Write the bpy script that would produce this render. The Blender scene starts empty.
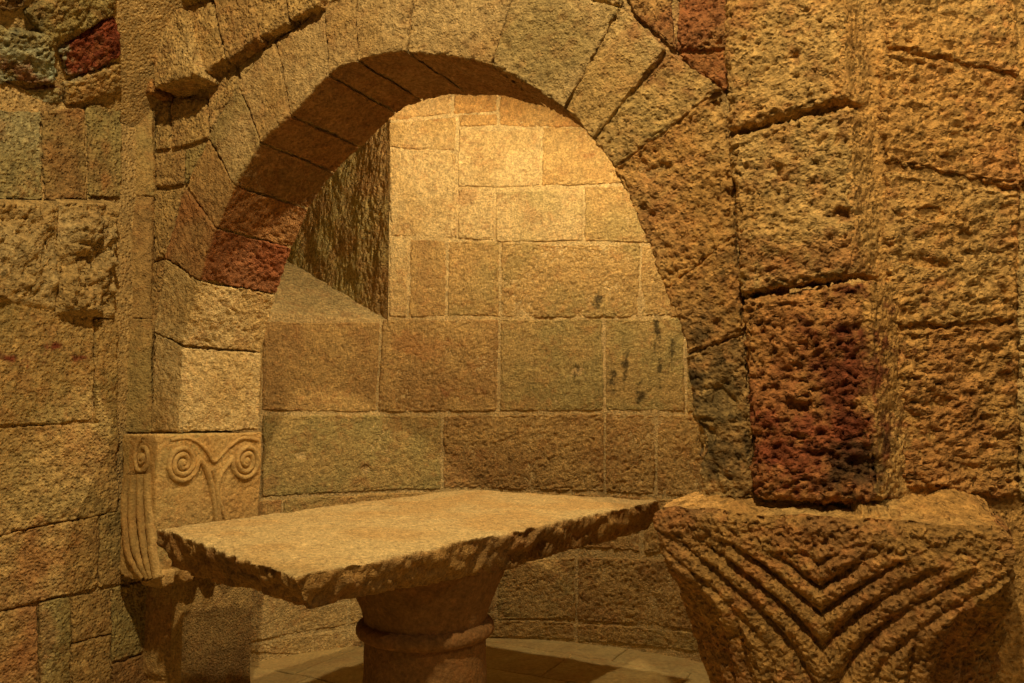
import bpy, math
import numpy as np
from mathutils import Vector, Matrix

C = bpy.context.scene.collection
rng = np.random.RandomState(7)

# ---------------------------------------------------------------- camera model
W_, H_, F_ = 1024.0, 683.0, 800.0
PITCH = math.atan(69.0 / F_)
CAM = np.array([0.0, 0.0, 1.45])
FWD = np.array([0, math.cos(PITCH), math.sin(PITCH)])
RIGHT = np.array([1.0, 0, 0])
UPV = np.array([0, -math.sin(PITCH), math.cos(PITCH)])

def ray(px, py):
    d = FWD + RIGHT * ((px - W_ / 2) / F_) + UPV * ((H_ / 2 - py) / F_)
    return d / np.linalg.norm(d)

# ---------------------------------------------------------------- noise
_perm = rng.permutation(256).astype(np.int32)
_perm = np.concatenate([_perm, _perm, _perm])
_g = rng.normal(size=(256, 3)); _g /= np.linalg.norm(_g, axis=1)[:, None]

def noise(P, f, seed=0.0):
    Q = P * f + np.array([13.7 + seed * 7.13, 41.3 - seed * 3.7, 7.9 + seed * 5.1])
    I = np.floor(Q).astype(np.int64); R = Q - I
    I &= 255
    U = R * R * R * (R * (R * 6 - 15) + 10)
    out = 0
    for dx in (0, 1):
        wx = U[:, 0] if dx else 1 - U[:, 0]
        for dy in (0, 1):
            wy = U[:, 1] if dy else 1 - U[:, 1]
            for dz in (0, 1):
                wz = U[:, 2] if dz else 1 - U[:, 2]
                h = _perm[_perm[_perm[(I[:, 0] + dx) & 255] + ((I[:, 1] + dy) & 255)] + ((I[:, 2] + dz) & 255)]
                g = _g[h]
                out = out + wx * wy * wz * (g[:, 0] * (R[:, 0] - dx) + g[:, 1] * (R[:, 1] - dy) + g[:, 2] * (R[:, 2] - dz))
    return out * 1.6

def sstep(a, b, x):
    t = np.clip((x - a) / (b - a), 0, 1)
    return t * t * (3 - 2 * t)

def rough(P, amp=(6, 4, 3), seed=0.0, stretch=None):
    """height in metres; amp in mm: undulation, tooling, pitting"""
    a, b, c = amp
    Q = P if stretch is None else P * stretch
    h = a * noise(P, 5.5, seed)
    if b:
        n = noise(Q, 21, seed + 1)
        h = h + b * (0.95 * n - 1.1 * np.abs(noise(Q, 38, seed + 2)) + 0.3)
    if c:
        n = noise(Q, 60, seed + 3)
        h = h - c * sstep(0.05, 0.5, n) * 2.0 + c * 0.9 * noise(Q, 90, seed + 4)
    return h * 0.001

# ---------------------------------------------------------------- frames
class Plane:
    def __init__(s, O, D, U=(0, 0, 1), N=None):
        s.O = np.array(O, float); s.D = np.array(D, float); s.D /= np.linalg.norm(s.D)
        s.U = np.array(U, float); s.U /= np.linalg.norm(s.U)
        s.N = np.array(N, float) if N is not None else np.cross(s.D, s.U)
        s.N /= np.linalg.norm(s.N)
    def F(s, a, z, e):
        return s.O + a[:, None] * s.D + z[:, None] * s.U + e[:, None] * s.N
    def axes(s, a, z):
        return s.D, s.U, s.N
    def at(s, px, py, e=0.0):
        r = ray(px, py); o = s.O + s.N * e
        t = np.dot(o - CAM, s.N) / np.dot(r, s.N)
        P = CAM + r * t - o
        return np.array([np.dot(P, s.D), np.dot(P, s.U)])

class Cyl:
    def __init__(s, c, R):
        s.c = c; s.R = R
    def F(s, a, z, e):
        th = a / s.R; r = s.R - e
        return np.stack([s.c[0] + r * np.sin(th), s.c[1] + r * np.cos(th), z], 1)
    def axes(s, a, z):
        th = a / s.R
        D = np.stack([np.cos(th), -np.sin(th), 0 * th], 1)
        N = np.stack([-np.sin(th), -np.cos(th), 0 * th], 1)
        return D, np.array([0, 0, 1.0]), N
    def at(s, px, py, e=0.0):
        r = ray(px, py); R = s.R - e
        ox, oy = CAM[0] - s.c[0], CAM[1] - s.c[1]
        a = r[0] ** 2 + r[1] ** 2; b = ox * r[0] + oy * r[1]; c = ox * ox + oy * oy - R * R
        t = (-b + math.sqrt(max(b * b - a * c, 0))) / a
        P = CAM + r * t
        return np.array([math.atan2(P[0] - s.c[0], P[1] - s.c[1]) * s.R, P[2]])

AX = math.radians(28)
T = np.array([math.cos(AX), -math.sin(AX), 0]); NX = np.array([math.sin(AX), math.cos(AX), 0])
ARCH = Plane((-1.494, 3.6, 0), T, N=-NX)           # face of the great arch, s=0 at its left jamb
APSE = Cyl((-0.2, 3.35), 1.9)
LEFT = Plane((-1.78, 3.6, 0), NX, N=np.array([T[0], T[1], 0]))  # s grows away from the camera
STRIP = Plane((-1.81, 3.672, 0), (0.15, 0.013, 0))
FLOOR = Plane((0, 0, 0), T, U=NX, N=(0, 0, 1))

# ---------------------------------------------------------------- mesh collector
class MB:
    def __init__(s): s.v = []; s.f = []; s.c = []; s.n = 0
    def grid(s, P, nu, nv, col, flip=False):
        idx = np.arange(nu * nv).reshape(nu, nv)
        a, b, c, d = idx[:-1, :-1].ravel(), idx[1:, :-1].ravel(), idx[1:, 1:].ravel(), idx[:-1, 1:].ravel()
        q = np.stack([a, d, c, b] if flip else [a, b, c, d], 1) + s.n
        s.v.append(P); s.f.append(q); s.c.append(col); s.n += len(P)
    def build(s, name, mat, parent=None, origin=None):
        V = np.concatenate(s.v); Fq = np.concatenate(s.f); K = np.concatenate(s.c)
        if origin is not None: V = V - np.array(origin)
        me = bpy.data.meshes.new(name)
        me.vertices.add(len(V)); me.vertices.foreach_set('co', V.astype(np.float32).ravel())
        me.loops.add(len(Fq) * 4); me.loops.foreach_set('vertex_index', Fq.astype(np.int32).ravel())
        me.polygons.add(len(Fq))
        me.polygons.foreach_set('loop_start', np.arange(0, len(Fq) * 4, 4, dtype=np.int32))
        me.polygons.foreach_set('use_smooth', np.ones(len(Fq), bool))
        me.update(calc_edges=True)
        at = me.color_attributes.new('tint', 'FLOAT_COLOR', 'POINT')
        at.data.foreach_set('color', np.concatenate([K, np.ones((len(K), 1))], 1).astype(np.float32).ravel())
        me.materials.append(mat)
        o = bpy.data.objects.new(name, me); C.objects.link(o)
        if parent is not None: o.parent = parent
        elif origin is not None: o.location = origin
        return o

# ---------------------------------------------------------------- colour
OCHRE = np.array([0.50, 0.335, 0.125]); PALE = np.array([0.60, 0.445, 0.20]); OLIVE = np.array([0.38, 0.30, 0.115])
RUST = np.array([0.40, 0.18, 0.06]); BROWN = np.array([0.34, 0.20, 0.075]); RED = np.array([0.25, 0.065, 0.03])
ORANGE = np.array([0.52, 0.30, 0.095]); MORTAR = np.array([0.55, 0.385, 0.16]); GREY = np.array([0.40, 0.345, 0.17])
BLACK = np.array([0.05, 0.038, 0.018])
DENTS = []
def dent(fr, px, py, rx, rz, dep, e=0.0):
    a, z = fr.at(px, py, e); P = fr.F(np.array([a]), np.array([z]), np.array([e]))[0]
    DENTS.append((P, np.array([rx, rx, rz]), dep))
STAINS = []          # (centre xyz, radius xyz, colour, strength, noise freq)

def stain(fr, px, py, rx, rz, col, k=0.8, f=9.0, e=0.0):
    a, z = fr.at(px, py, e)
    P = fr.F(np.array([a]), np.array([z]), np.array([e]))[0]
    STAINS.append((P, np.array([rx, rx, rz]), col, k, f))

def colour(P, base, base2, seed=0.0, mix=0.5, rust=0.35):
    n = noise(P, 3.2, seed + 10) + 0.5 * noise(P, 8.0, seed + 11)
    m = sstep(-0.35, 0.55, n)[:, None] * mix
    K = base * (1 - m) + base2 * m
    r = (sstep(0.0, 0.6, 0.6 * noise(P, 6.5, seed + 12) + 0.6 * noise(P, 24, seed + 13) + 0.35 * noise(P, 55, seed + 16)) * rust)[:, None]
    K = K * (1 - r) + RUST * r
    v = 1 + 0.13 * noise(P, 28, seed + 14) + 0.12 * noise(P, 60, seed + 15)
    K = K * v[:, None]
    for (c, rad, col, k, f) in STAINS:
        d = np.sqrt((((P - c) / rad) ** 2).sum(1))
        if d.min() > 1.6: continue
        m = (sstep(0.05, 0.75, 0.9 * (1 - d) + 0.7 * noise(P, f, 20) + 0.45 * noise(P, f * 3, 21) + 0.35 * noise(P, 70, 22)) * k)[:, None]
        K = K * (1 - m) + col * m
    return np.clip(K, 0.004, 0.9)

# ---------------------------------------------------------------- stone block on a frame
def cat(p0, p1, p2, p3, t):
    return 0.5 * ((2 * p1) + (-p0 + p2) * t + (2 * p0 - 5 * p1 + 4 * p2 - p3) * t * t + (-p0 + 3 * p1 - 3 * p2 + p3) * t ** 3)

def block(mb, fr, q, e0=-0.06, e1=0.0, r=0.009, gap=0.0015, res=0.0075, amp=(6, 4, 3), col=OCHRE, col2=OLIVE,
          mix=0.6, rust=0.35, seed=None, low=None, high=None, sides=(1, 1, 1, 1), stretch=None, wob=1.0, bulge=0.0, soffit=None):
    """q = TL,TR,BR,BL in frame units (s,z). low / high: callables u->(s,z) replacing the straight lower / upper edge."""
    if seed is None: seed = rng.uniform(0, 50)
    TL, TR, BR, BL = [np.array(p, float) for p in q]
    w = 0.5 * (np.linalg.norm(TR - TL) + np.linalg.norm(BR - BL)); h = 0.5 * (np.linalg.norm(TL - BL) + np.linalg.norm(TR - BR)); d = e1 - e0
    def axis(L, fold0, fold1, n_res):
        n = max(6, int(L / n_res)); t = np.linspace(0, 1, n)
        edge = min(0.35, 1.6 * r / L)
        t = np.unique(np.concatenate([t, np.linspace(0, edge, 5), 1 - np.linspace(0, edge, 5)])) * L
        pre = -np.linspace(fold0, 0, max(4, int(fold0 / max(n_res, 0.008))))[:-1] if fold0 else np.array([])
        post = L + np.linspace(0, fold1, max(4, int(fold1 / max(n_res, 0.008))))[1:] if fold1 else np.array([])
        return np.concatenate([pre, t, post])
    A = axis(w, d * sides[3], d * sides[1], res); B = axis(h, d * sides[2], d * sides[0], res)
    a, b = np.meshgrid(A, B, indexing='ij'); nu, nv = a.shape; a = a.ravel(); b = b.ravel()
    b_raw = b.copy(); fa = np.maximum(np.maximum(-a, a - w), 0); fb = np.maximum(np.maximum(-b, b - h), 0)
    a = np.clip(a, 0, w); b = np.clip(b, 0, h); c = d - np.maximum(fa, fb)
    rr = min(r, 0.3 * w, 0.3 * h)
    qa = np.clip(a, rr, w - rr); qb = np.clip(b, rr, h - rr); qc = np.minimum(c, d - rr)
    vx, vy, vz = a - qa, b - qb, c - qc
    L = np.sqrt(vx * vx + vy * vy + vz * vz) + 1e-9
    vx, vy, vz = vx / L, vy / L, vz / L
    a = qa + vx * rr; b = qb + vy * rr; c = qc + vz * rr
    a = gap + a * (w - 2 * gap) / w; b = gap + b * (h - 2 * gap) / h
    u = (a / w)[:, None]; v = (b / h)[:, None]
    lo = low(u) if low else BL * (1 - u) + BR * u
    hi = high(u) if high else TL * (1 - u) + TR * u
    S = lo * (1 - v) + hi * v
    e = e0 + c
    if bulge: e = e + bulge * (1 - (2 * u[:, 0] - 1) ** 2) * (1 - (2 * v[:, 0] - 1) ** 2) * (c > 0.5 * d)
    P = fr.F(S[:, 0], S[:, 1], e)
    D, U, N = fr.axes(S[:, 0], S[:, 1])
    # local tangent frame of the quad itself
    eu = ((TR - TL) + (BR - BL)); eu = eu / np.linalg.norm(eu)
    ev = ((TL - BL) + (TR - BR)); ev = ev / np.linalg.norm(ev)
    X = D * eu[0] + U * eu[1]; Y = D * ev[0] + U * ev[1]
    nrm = vx[:, None] * X + vy[:, None] * Y + vz[:, None] * N
    K = colour(P, col, col2, seed, mix, rust)
    hgt = rough(P, amp, seed * 0, stretch)
    for (dc, dr, dd) in DENTS:
        d_ = np.sqrt((((P - dc) / dr) ** 2).sum(1))
        if d_.min() > 1.3: continue
        hgt = hgt - dd * (1 - sstep(.35, 1.0, d_ + .35 * noise(P, 22, 41)))
    if soffit is not None:  # redder soffit stone, with its shade also darkened into the colour
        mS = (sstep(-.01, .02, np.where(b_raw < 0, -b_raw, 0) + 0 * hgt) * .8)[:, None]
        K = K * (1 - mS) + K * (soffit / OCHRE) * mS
    P2 = P + nrm * hgt[:, None]
    wv = 0.005 * wob
    P2 = P2 + D * (wv * noise(P, 7, 31))[:, None] + U * (wv * noise(P, 7, 32))[:, None] \
            + D * (0.0022 * wob * noise(P, 26, 33))[:, None] + U * (0.0022 * wob * noise(P, 26, 34))[:, None]
    mb.grid(P2, nu, nv, K)

def pq(fr, pts, e=0.0):
    return [fr.at(x, y, e) for x, y in pts]

def pblock(mb, fr, pts, **k):
    e = k.get('e1', 0.0)
    block(mb, fr, pq(fr, pts, e), **k)

def sheet(mb, fr, s0, s1, z0, z1, e=-0.02, res=0.02, amp=(5, 2, 0), col=MORTAR, keep=None, seed=3, flip=False, col2=OCHRE):
    A = np.linspace(s0, s1, max(2, int((s1 - s0) / res))); B = np.linspace(z0, z1, max(2, int((z1 - z0) / res)))
    a, b = np.meshgrid(A, B, indexing='ij'); nu, nv = a.shape; a = a.ravel(); b = b.ravel()
    P = fr.F(a, b, np.full(len(a), e)); D, U, N = fr.axes(a, b)
    K = colour(P, col, col2, seed, 0.4, 0.2)
    P = P + N * rough(P, amp, seed)[:, None]
    if keep is None: mb.grid(P, nu, nv, K, flip); return
    idx = np.arange(nu * nv).reshape(nu, nv)
    q = np.stack([idx[:-1, :-1].ravel(), idx[1:, :-1].ravel(), idx[1:, 1:].ravel(), idx[:-1, 1:].ravel()], 1)
    ok = keep(a[q].mean(1), b[q].mean(1)); q = q[ok]
    mb.v.append(P); mb.f.append(q + mb.n); mb.c.append(K); mb.n += len(P)

# ---------------------------------------------------------------- materials
def stone_mat(name, bump=0.35, scale=1.0, speck=0.25, pits=0.5):
    m = bpy.data.materials.new(name); m.use_nodes = True
    nt = m.node_tree; n = nt.nodes; l = nt.links
    for x in list(n): n.remove(x)
    out = n.new('ShaderNodeOutputMaterial'); b = n.new('ShaderNodeBsdfPrincipled'); l.new(b.outputs[0], out.inputs[0])
    b.inputs['Roughness'].default_value = 0.92; b.inputs['Specular IOR Level'].default_value = 0.18
    at = n.new('ShaderNodeAttribute'); at.attribute_name = 'tint'
    geo = n.new('ShaderNodeNewGeometry')
    def nz(s, d, r):
        x = n.new('ShaderNodeTexNoise'); x.inputs['Scale'].default_value = s * scale; x.inputs['Detail'].default_value = d
        x.inputs['Roughness'].default_value = r; l.new(geo.outputs['Position'], x.inputs['Vector']); return x
    n1 = nz(75, 4, 0.65); n2 = nz(26, 5, 0.7); n3 = nz(190, 2, 0.6)
    def rng_(x, a, b_, c, d):
        r = n.new('ShaderNodeMapRange'); l.new(x.outputs[0], r.inputs[0])
        for i, v in zip((1, 2, 3, 4), (a, b_, c, d)): r.inputs[i].default_value = v
        return r
    r1 = rng_(n1, 0.3, 0.7, 1 - speck, 1 + speck); r2 = rng_(n2, 0.3, 0.7, 1 - speck * 0.6, 1 + speck * 0.6)
    mu = n.new('ShaderNodeMath'); mu.operation = 'MULTIPLY'; l.new(r1.outputs[0], mu.inputs[0]); l.new(r2.outputs[0], mu.inputs[1])
    vm = n.new('ShaderNodeVectorMath'); vm.operation = 'SCALE'; l.new(at.outputs['Color'], vm.inputs[0]); l.new(mu.outputs[0], vm.inputs['Scale'])
    l.new(vm.outputs[0], b.inputs['Base Color'])
    vo = n.new('ShaderNodeTexVoronoi'); vo.inputs['Scale'].default_value = 85 * scale; l.new(geo.outputs['Position'], vo.inputs['Vector'])
    rv = n.new('ShaderNodeMapRange'); l.new(vo.outputs['Distance'], rv.inputs[0]); rv.inputs[1].default_value = 0.0; rv.inputs[2].default_value = 0.5
    rv.inputs[3].default_value = 0.0; rv.inputs[4].default_value = pits
    s1 = n.new('ShaderNodeMath'); s1.operation = 'ADD'; l.new(n1.outputs[0], s1.inputs[0]); l.new(rv.outputs[0], s1.inputs[1])
    s2 = n.new('ShaderNodeMath'); s2.operation = 'ADD'; l.new(s1.outputs[0], s2.inputs[0]); l.new(n2.outputs[0], s2.inputs[1])
    s3 = n.new('ShaderNodeMath'); s3.operation = 'MULTIPLY_ADD'; l.new(n3.outputs[0], s3.inputs[0]); s3.inputs[1].default_value = 0.4; l.new(s2.outputs[0], s3.inputs[2])
    bp = n.new('ShaderNodeBump'); bp.inputs['Strength'].default_value = bump; bp.inputs['Distance'].default_value = 0.011
    l.new(s3.outputs[0], bp.inputs['Height']); l.new(bp.outputs[0], b.inputs['Normal'])
    return m

M_ashlar = stone_mat('tooled_sandstone', 0.85, 1.0, 0.42)
M_rough = stone_mat('coarse_pitted_sandstone', 1.0, 0.75, 0.5, 0.8)
M_smooth = stone_mat('carved_sandstone', 0.5, 1.0, 0.3, 0.4)
M_floor = stone_mat('worn_flagstone', 0.35, 0.6, 0.2, 0.2)
M_slab = stone_mat('granular_altar_stone', 0.8, 1.15, 0.38, 0.5)

def tag(o, label=None, cat=None, group=None, kind=None):
    if label: o['label'] = label
    if cat: o['category'] = cat
    if group: o['group'] = group
    if kind: o['kind'] = kind
    return o
def empty(name, loc):
    o = bpy.data.objects.new(name, None); o.empty_display_size = 0.2; C.objects.link(o); o.location = loc; return o

# ---------------------------------------------------------------- stains of the real stones
for (x, y, rx, rz) in ((657, 330, .035, .12), (655, 345, .02, .06), (625, 365, .03, .13), (640, 395, .04, .08), (660, 370, .02, .12), (575, 375, .03, .07), (597, 300, .04, .07), (612, 380, .03, .12), (672, 350, .02, .1)):
    stain(APSE, x, y, rx, rz, BLACK, 0.85, 22)
for (x, y, rx, rz) in ((722, 275, .03, .08), (706, 285, .02, .07), (715, 400, .12, .2), (722, 460, .12, .14), (700, 330, .05, .07), (740, 270, .03, .08), (697, 375, .04, .08), (735, 305, .03, .06)):
    stain(ARCH, x, y, rx, rz, BLACK, 0.6, 20)
stain(APSE, 470, 390, .22, .07, RED, 0.55, 8); stain(APSE, 420, 345, .35, .1, RUST, 0.5, 6); stain(APSE, 270, 480, .06, .04, BROWN, .6, 9)
stain(APSE, 470, 200, .1, .1, RUST, 0.4, 9); stain(APSE, 590, 155, .12, .05, RUST, 0.7, 9); stain(APSE, 430, 120, .15, .02, RUST, .8, 6)
stain(APSE, 365, 465, .04, .04, BROWN, .8, 14)
stain(LEFT, 10, 358, .16, .035, RED, 1.0, 12); stain(LEFT, 58, 347, .11, .03, RED, 1.0, 12); stain(LEFT, 78, 358, .06, .02, RED, 0.9, 12); stain(LEFT, 24, 366, .08, .02, RED, 0.9, 12)
stain(LEFT, 60, 150, .10, .2, BROWN, 0.7, 7); stain(LEFT, 30, 555, .2, .12, RUST, 0.6, 7); stain(LEFT, 30, 640, .12, .2, RED, 0.35, 6)
stain(LEFT, 105, 195, .03, .3, RUST, .5, 6)
stain(ARCH, 705, 25, .3, .2, RED, 0.45, 8); stain(ARCH, 700, 200, .3, .3, ORANGE, 0.6, 6); stain(ARCH, 660, 220, .15, .3, RUST, 0.45, 10)

dent(APSE, 366, 470, .04, .035, .03); dent(APSE, 575, 372, .1, .05, .012); dent(APSE, 640, 300, .04, .08, .015); dent(APSE, 300, 455, .05, .04, .01)
dent(ARCH, 700, 440, .05, .08, .03); dent(ARCH, 725, 400, .05, .05, .03); dent(ARCH, 655, 170, .06, .03, .02); dent(ARCH, 723, 100, .05, .05, .05); dent(ARCH, 640, 165, .03, .03, .03)
dent(ARCH, 840, 215, .06, .025, .02, .065); dent(ARCH, 865, 470, .05, .06, .025, .065); dent(ARCH, 800, 410, .06, .035, .02, .065); dent(ARCH, 770, 170, .06, .02, .012, .065)
# ================================================================ THE APSE WALL
apse = MB()
A0 = APSE.at(388, 319)                        # lower right corner of the window opening
WS1 = A0[0]; WS0 = WS1 - 1.15; WZ0 = A0[1]; WZ1 = 3.75
def keep(a, z): return ~((a > WS0 - 0.0) & (a < WS1 - 0.0) & (z > WZ0 - 0.01) & (z < WZ1))
# range of the cylinder that carries wall
sL, sR = -1.9 * math.radians(102), 1.9 * math.radians(112)
sheet(apse, APSE, sL, WS0, -0.05, 3.95, keep=None, res=0.03)
sheet(apse, APSE, WS0, WS1, -0.05, WZ0, res=0.012, e=-.009, col=PALE, col2=PALE)
sheet(apse, APSE, WS0, WS1, WZ1, 3.95, res=0.02)
sheet(apse, APSE, WS1, sR, -0.05, 3.95, res=0.010, e=-.009, col=PALE, col2=PALE)
NB = dict(res=0.0075, r=.012, gap=.0048)
B = [  # TL,TR,BR,BL pixel outlines, colour pair, roughness
 ([(388,90),(452,80),(452,113),(388,121)], ORANGE, PALE, 1.0),
 ([(453,70),(498,66),(498,112),(453,114)], ORANGE, PALE, .9),
 ([(458,114),(498,113),(498,125),(459,127)], OCHRE, ORANGE, .8),
 ([(499,55),(660,75),(660,121),(499,126)], ORANGE, OCHRE, 1.0),
 ([(389,122),(456,115),(456,151),(389,147)], OCHRE, PALE, 1.0),
 ([(389,148),(456,152),(458,238),(389,236)], PALE, OCHRE, 1.3),
 ([(458,189),(493,190),(494,241),(458,238)], PALE, OCHRE, 1.3),
 ([(458,128),(541,127),(540,186),(457,187)], PALE, OCHRE, .7),
 ([(542,126),(650,122),(650,181),(541,186)], OCHRE, ORANGE, 1.0),
 ([(495,190),(583,187),(583,241),(495,242)], PALE, OLIVE, .6),
 ([(584,186),(660,183),(660,244),(584,241)], OCHRE, OLIVE, 1.0),
 ([(389,236),(409,238),(408,318),(388,317)], PALE, OCHRE, .8),
 ([(410,238),(447,240),(446,317),(409,318)], OCHRE, BROWN, 1.0),
 ([(448,240),(500,241),(500,317),(447,317)], OCHRE, OLIVE, 1.2),
 ([(501,241),(640,243),(639,317),(500,317)], OCHRE, OLIVE, 1.5),
 ([(641,245),(730,247),(730,317),(640,317)], OCHRE, OLIVE, 1.2),
 ([(262,321),(381,321),(376,413),(262,411)], OCHRE, BROWN, .8),
 ([(382,318),(499,318),(498,412),(377,413)], OCHRE, BROWN, 1.2),
 ([(500,318),(602,318),(604,411),(499,412)], OLIVE, OCHRE, .8),
 ([(604,318),(684,317),(685,412),(605,411)], OLIVE, OCHRE, .8),
 ([(686,317),(760,317),(760,412),(686,413)], OLIVE, OCHRE, 1.0),
 ([(262,414),(442,415),(442,490),(262,498)], OLIVE, OCHRE, .9),
 ([(443,415),(604,412),(604,493),(443,489)], OCHRE, BROWN, 1.4),
 ([(605,412),(655,414),(655,495),(605,493)], OCHRE, BROWN, 1.4),
 ([(656,414),(745,414),(745,499),(656,496)], OCHRE, BROWN, 1.2),
 ([(250,500),(282,499),(282,517),(250,519)], OCHRE, RUST, .8),
 ([(283,499),(442,491),(442,548),(283,560)], OCHRE, OLIVE, .9),
 ([(443,491),(640,496),(640,552),(443,548)], OCHRE, BROWN, 1.1),
 ([(642,497),(745,501),(745,562),(642,553)], OCHRE, BROWN, 1.1),
 ([(349,568),(440,562),(440,618),(349,626)], OCHRE, PALE, .8),
 ([(441,562),(496,560),(496,621),(441,618)], OCHRE, PALE, .8),
 ([(497,561),(575,557),(576,620),(497,621)], OCHRE, OLIVE, 1.1),
 ([(577,557),(745,566),(745,640),(577,622)], OCHRE, BROWN, 1.3),
 ([(434,621),(575,622),(575,641),(434,640)], OCHRE, OLIVE, 1.0),
 ([(576,623),(745,641),(745,662),(576,643)], OCHRE, OLIVE, 1.0),
 ([(246,582),(348,570),(348,626),(248,644)], PALE, OCHRE, .8),
 ([(205,584),(244,582),(246,645),(205,650)], OCHRE, OLIVE, .8),
 ([(200,652),(246,646),(313,634),(313,656)], PALE, OCHRE, .7),
 ([(314,633),(433,621),(433,640),(314,656)], PALE, OCHRE, .7),
]
for pts, c1, c2, am in B:
    pblock(apse, APSE, pts, amp=(7 * am, 4.6 * am, 3.2 * am), col=c1, col2=c2, **NB)
# courses past the part seen through the arch, and under/over it
def courses(mb, fr, s0, s1, zs, wid, **k):
    for i in range(len(zs) - 1):
        s = s0 - (wid * 0.4 if i % 2 else 0)
        while s < s1:
            w = wid * rng.uniform(0.7, 1.3); a, b = max(s, s0), min(s + w, s1); s += w
            if b - a < 0.04: continue
            block(mb, fr, [(a, zs[i + 1]), (b, zs[i + 1]), (b, zs[i]), (a, zs[i])], **k)
pz = [0, .33, .62, .98, 1.43, 2.02, 2.5, 3.0, 3.45, 3.95]
sedge = APSE.at(745, 400)[0]
courses(apse, APSE, sedge, sR, pz, 0.6, res=0.03, amp=(6, 4, 0), col=OCHRE, col2=BROWN)
sl2 = APSE.at(205, 500)[0]
courses(apse, APSE, sL, sl2, pz[:6], 0.6, res=0.03, amp=(6, 4, 0), col=OCHRE, col2=OLIVE)
courses(apse, APSE, sL, WS0, pz[5:], 0.5, res=0.03, amp=(6, 4, 0), col=OCHRE, col2=OLIVE)
z_a = APSE.at(500, 70)[1]
courses(apse, APSE, WS1, sedge, [z_a + .02, 3.95], 0.6, res=0.02, amp=(6, 4, 0), col=OCHRE, col2=OLIVE)
courses(apse, APSE, APSE.at(655, 200)[0], sedge, [APSE.at(700, 244)[1] + .01, 2.95, 3.4, 3.95], 0.5, res=0.02, amp=(6, 4, 0), col=OCHRE, col2=OLIVE)
courses(apse, APSE, WS0, APSE.at(262, 400)[0], [1.43, 2.02], 0.6, res=0.02, amp=(6, 4, 0), col=OCHRE, col2=OLIVE)
tag(apse.build('wall_back', M_ashlar), kind='structure', label='curved apse wall of squared sandstone blocks behind the arch')

# semidome over the apse
dome = MB()
th = np.linspace(math.radians(-102), math.radians(112), 120); ph = np.linspace(0, math.radians(88), 50)
a, b = np.meshgrid(th, ph, indexing='ij'); nu, nv = a.shape; a = a.ravel(); b = b.ravel()
P = np.stack([APSE.c[0] + 1.9 * np.cos(b) * np.sin(a), APSE.c[1] + 1.9 * np.cos(b) * np.cos(a), 3.93 + 1.5 * np.sin(b)], 1)
P = P + 0.012 * noise(P, 6, 2)[:, None]
dome.grid(P, nu, nv, colour(P, OCHRE, OLIVE, 4))
tag(dome.build('ceiling', M_ashlar), kind='structure')

# ---- window embrasure cut into the apse wall
win = MB()
PA = APSE.F(np.array([WS1]), np.array([0.0]), np.array([0.0]))[0]
JD = np.array([-0.75, 0.66, 0]); JD /= np.linalg.norm(JD)
JR = Plane(PA, -JD, N=np.cross(-JD, (0, 0, 1)))     # right jamb plane, s negative going deeper
def zs_sill(t): return WZ0 + 0.44 * t
LJ = 1.25
A = np.linspace(-LJ, 0, 150); Bv = np.linspace(0, 1, 220)
a, b = np.meshgrid(A, Bv, indexing='ij'); nu, nv = a.shape; a = a.ravel(); b = b.ravel()
z = zs_sill(-a) * (1 - b) - 0.05 * (1 - b) + 3.8 * b
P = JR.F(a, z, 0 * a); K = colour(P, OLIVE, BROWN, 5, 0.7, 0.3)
N = JR.N if np.dot(JR.N, CAM - PA) > 0 else -JR.N
rd = rough(P, (16, 7, 5), 6, np.array([1, 1, 0.35])) + 0.008 * noise(P * np.array([1, 1, .3]), 6, 9)
P = P + N * (rd * sstep(0, 0.1, -a))[:, None]
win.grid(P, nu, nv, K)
PB = APSE.F(np.array([WS0]), np.array([0.0]), np.array([0.0]))[0]
PAe, PBe = PA + JD * LJ, PB + np.array([-0.50, 0.86, 0]) * 1.1
def ruled(mb, p00, p10, p11, p01, nu, nv, col, col2, amp, seed=1):
    u = np.linspace(0, 1, nu); v = np.linspace(0, 1, nv)
    a, b = np.meshgrid(u, v, indexing='ij'); a = a.ravel()[:, None]; b = b.ravel()[:, None]
    P = p00 * (1 - a) * (1 - b) + p10 * a * (1 - b) + p11 * a * b + p01 * (1 - a) * b
    n = np.cross(p10 - p00, p01 - p00); n = n / np.linalg.norm(n)
    K = colour(P, col, col2, seed)
    P = P + n * rough(P, amp, seed)[:, None]
    mb.grid(P, nu, nv, K)
Z = np.array([0, 0, 1.0])
su_, sv_ = np.meshgrid(np.linspace(0, 1, 180), np.linspace(0, 1, 160), indexing='ij'); su_ = su_.ravel(); sv_ = sv_.ravel()
fr0 = APSE.F(WS1 + (WS0 - WS1) * su_, np.full(len(su_), WZ0 - .012), np.full(len(su_), -.012))
bk0 = (PAe + Z * zs_sill(LJ)) * (1 - su_[:, None]) + (PBe + Z * zs_sill(LJ)) * su_[:, None]
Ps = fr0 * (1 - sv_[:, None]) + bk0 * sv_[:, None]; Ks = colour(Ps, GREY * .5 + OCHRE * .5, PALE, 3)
Ps[:, 2] += rough(Ps, (12, 5, 2), 3) * sstep(0, .05, sv_) + .012 * sstep(0, .02, sv_)
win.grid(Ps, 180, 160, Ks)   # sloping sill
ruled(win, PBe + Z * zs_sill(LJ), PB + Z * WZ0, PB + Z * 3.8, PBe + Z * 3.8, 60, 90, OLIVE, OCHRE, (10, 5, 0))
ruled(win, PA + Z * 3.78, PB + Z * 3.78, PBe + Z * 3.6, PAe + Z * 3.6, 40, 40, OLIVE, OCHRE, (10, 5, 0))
mid = (PAe + PBe) / 2; dv = (PAe - PBe) / np.linalg.norm(PAe - PBe)
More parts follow.
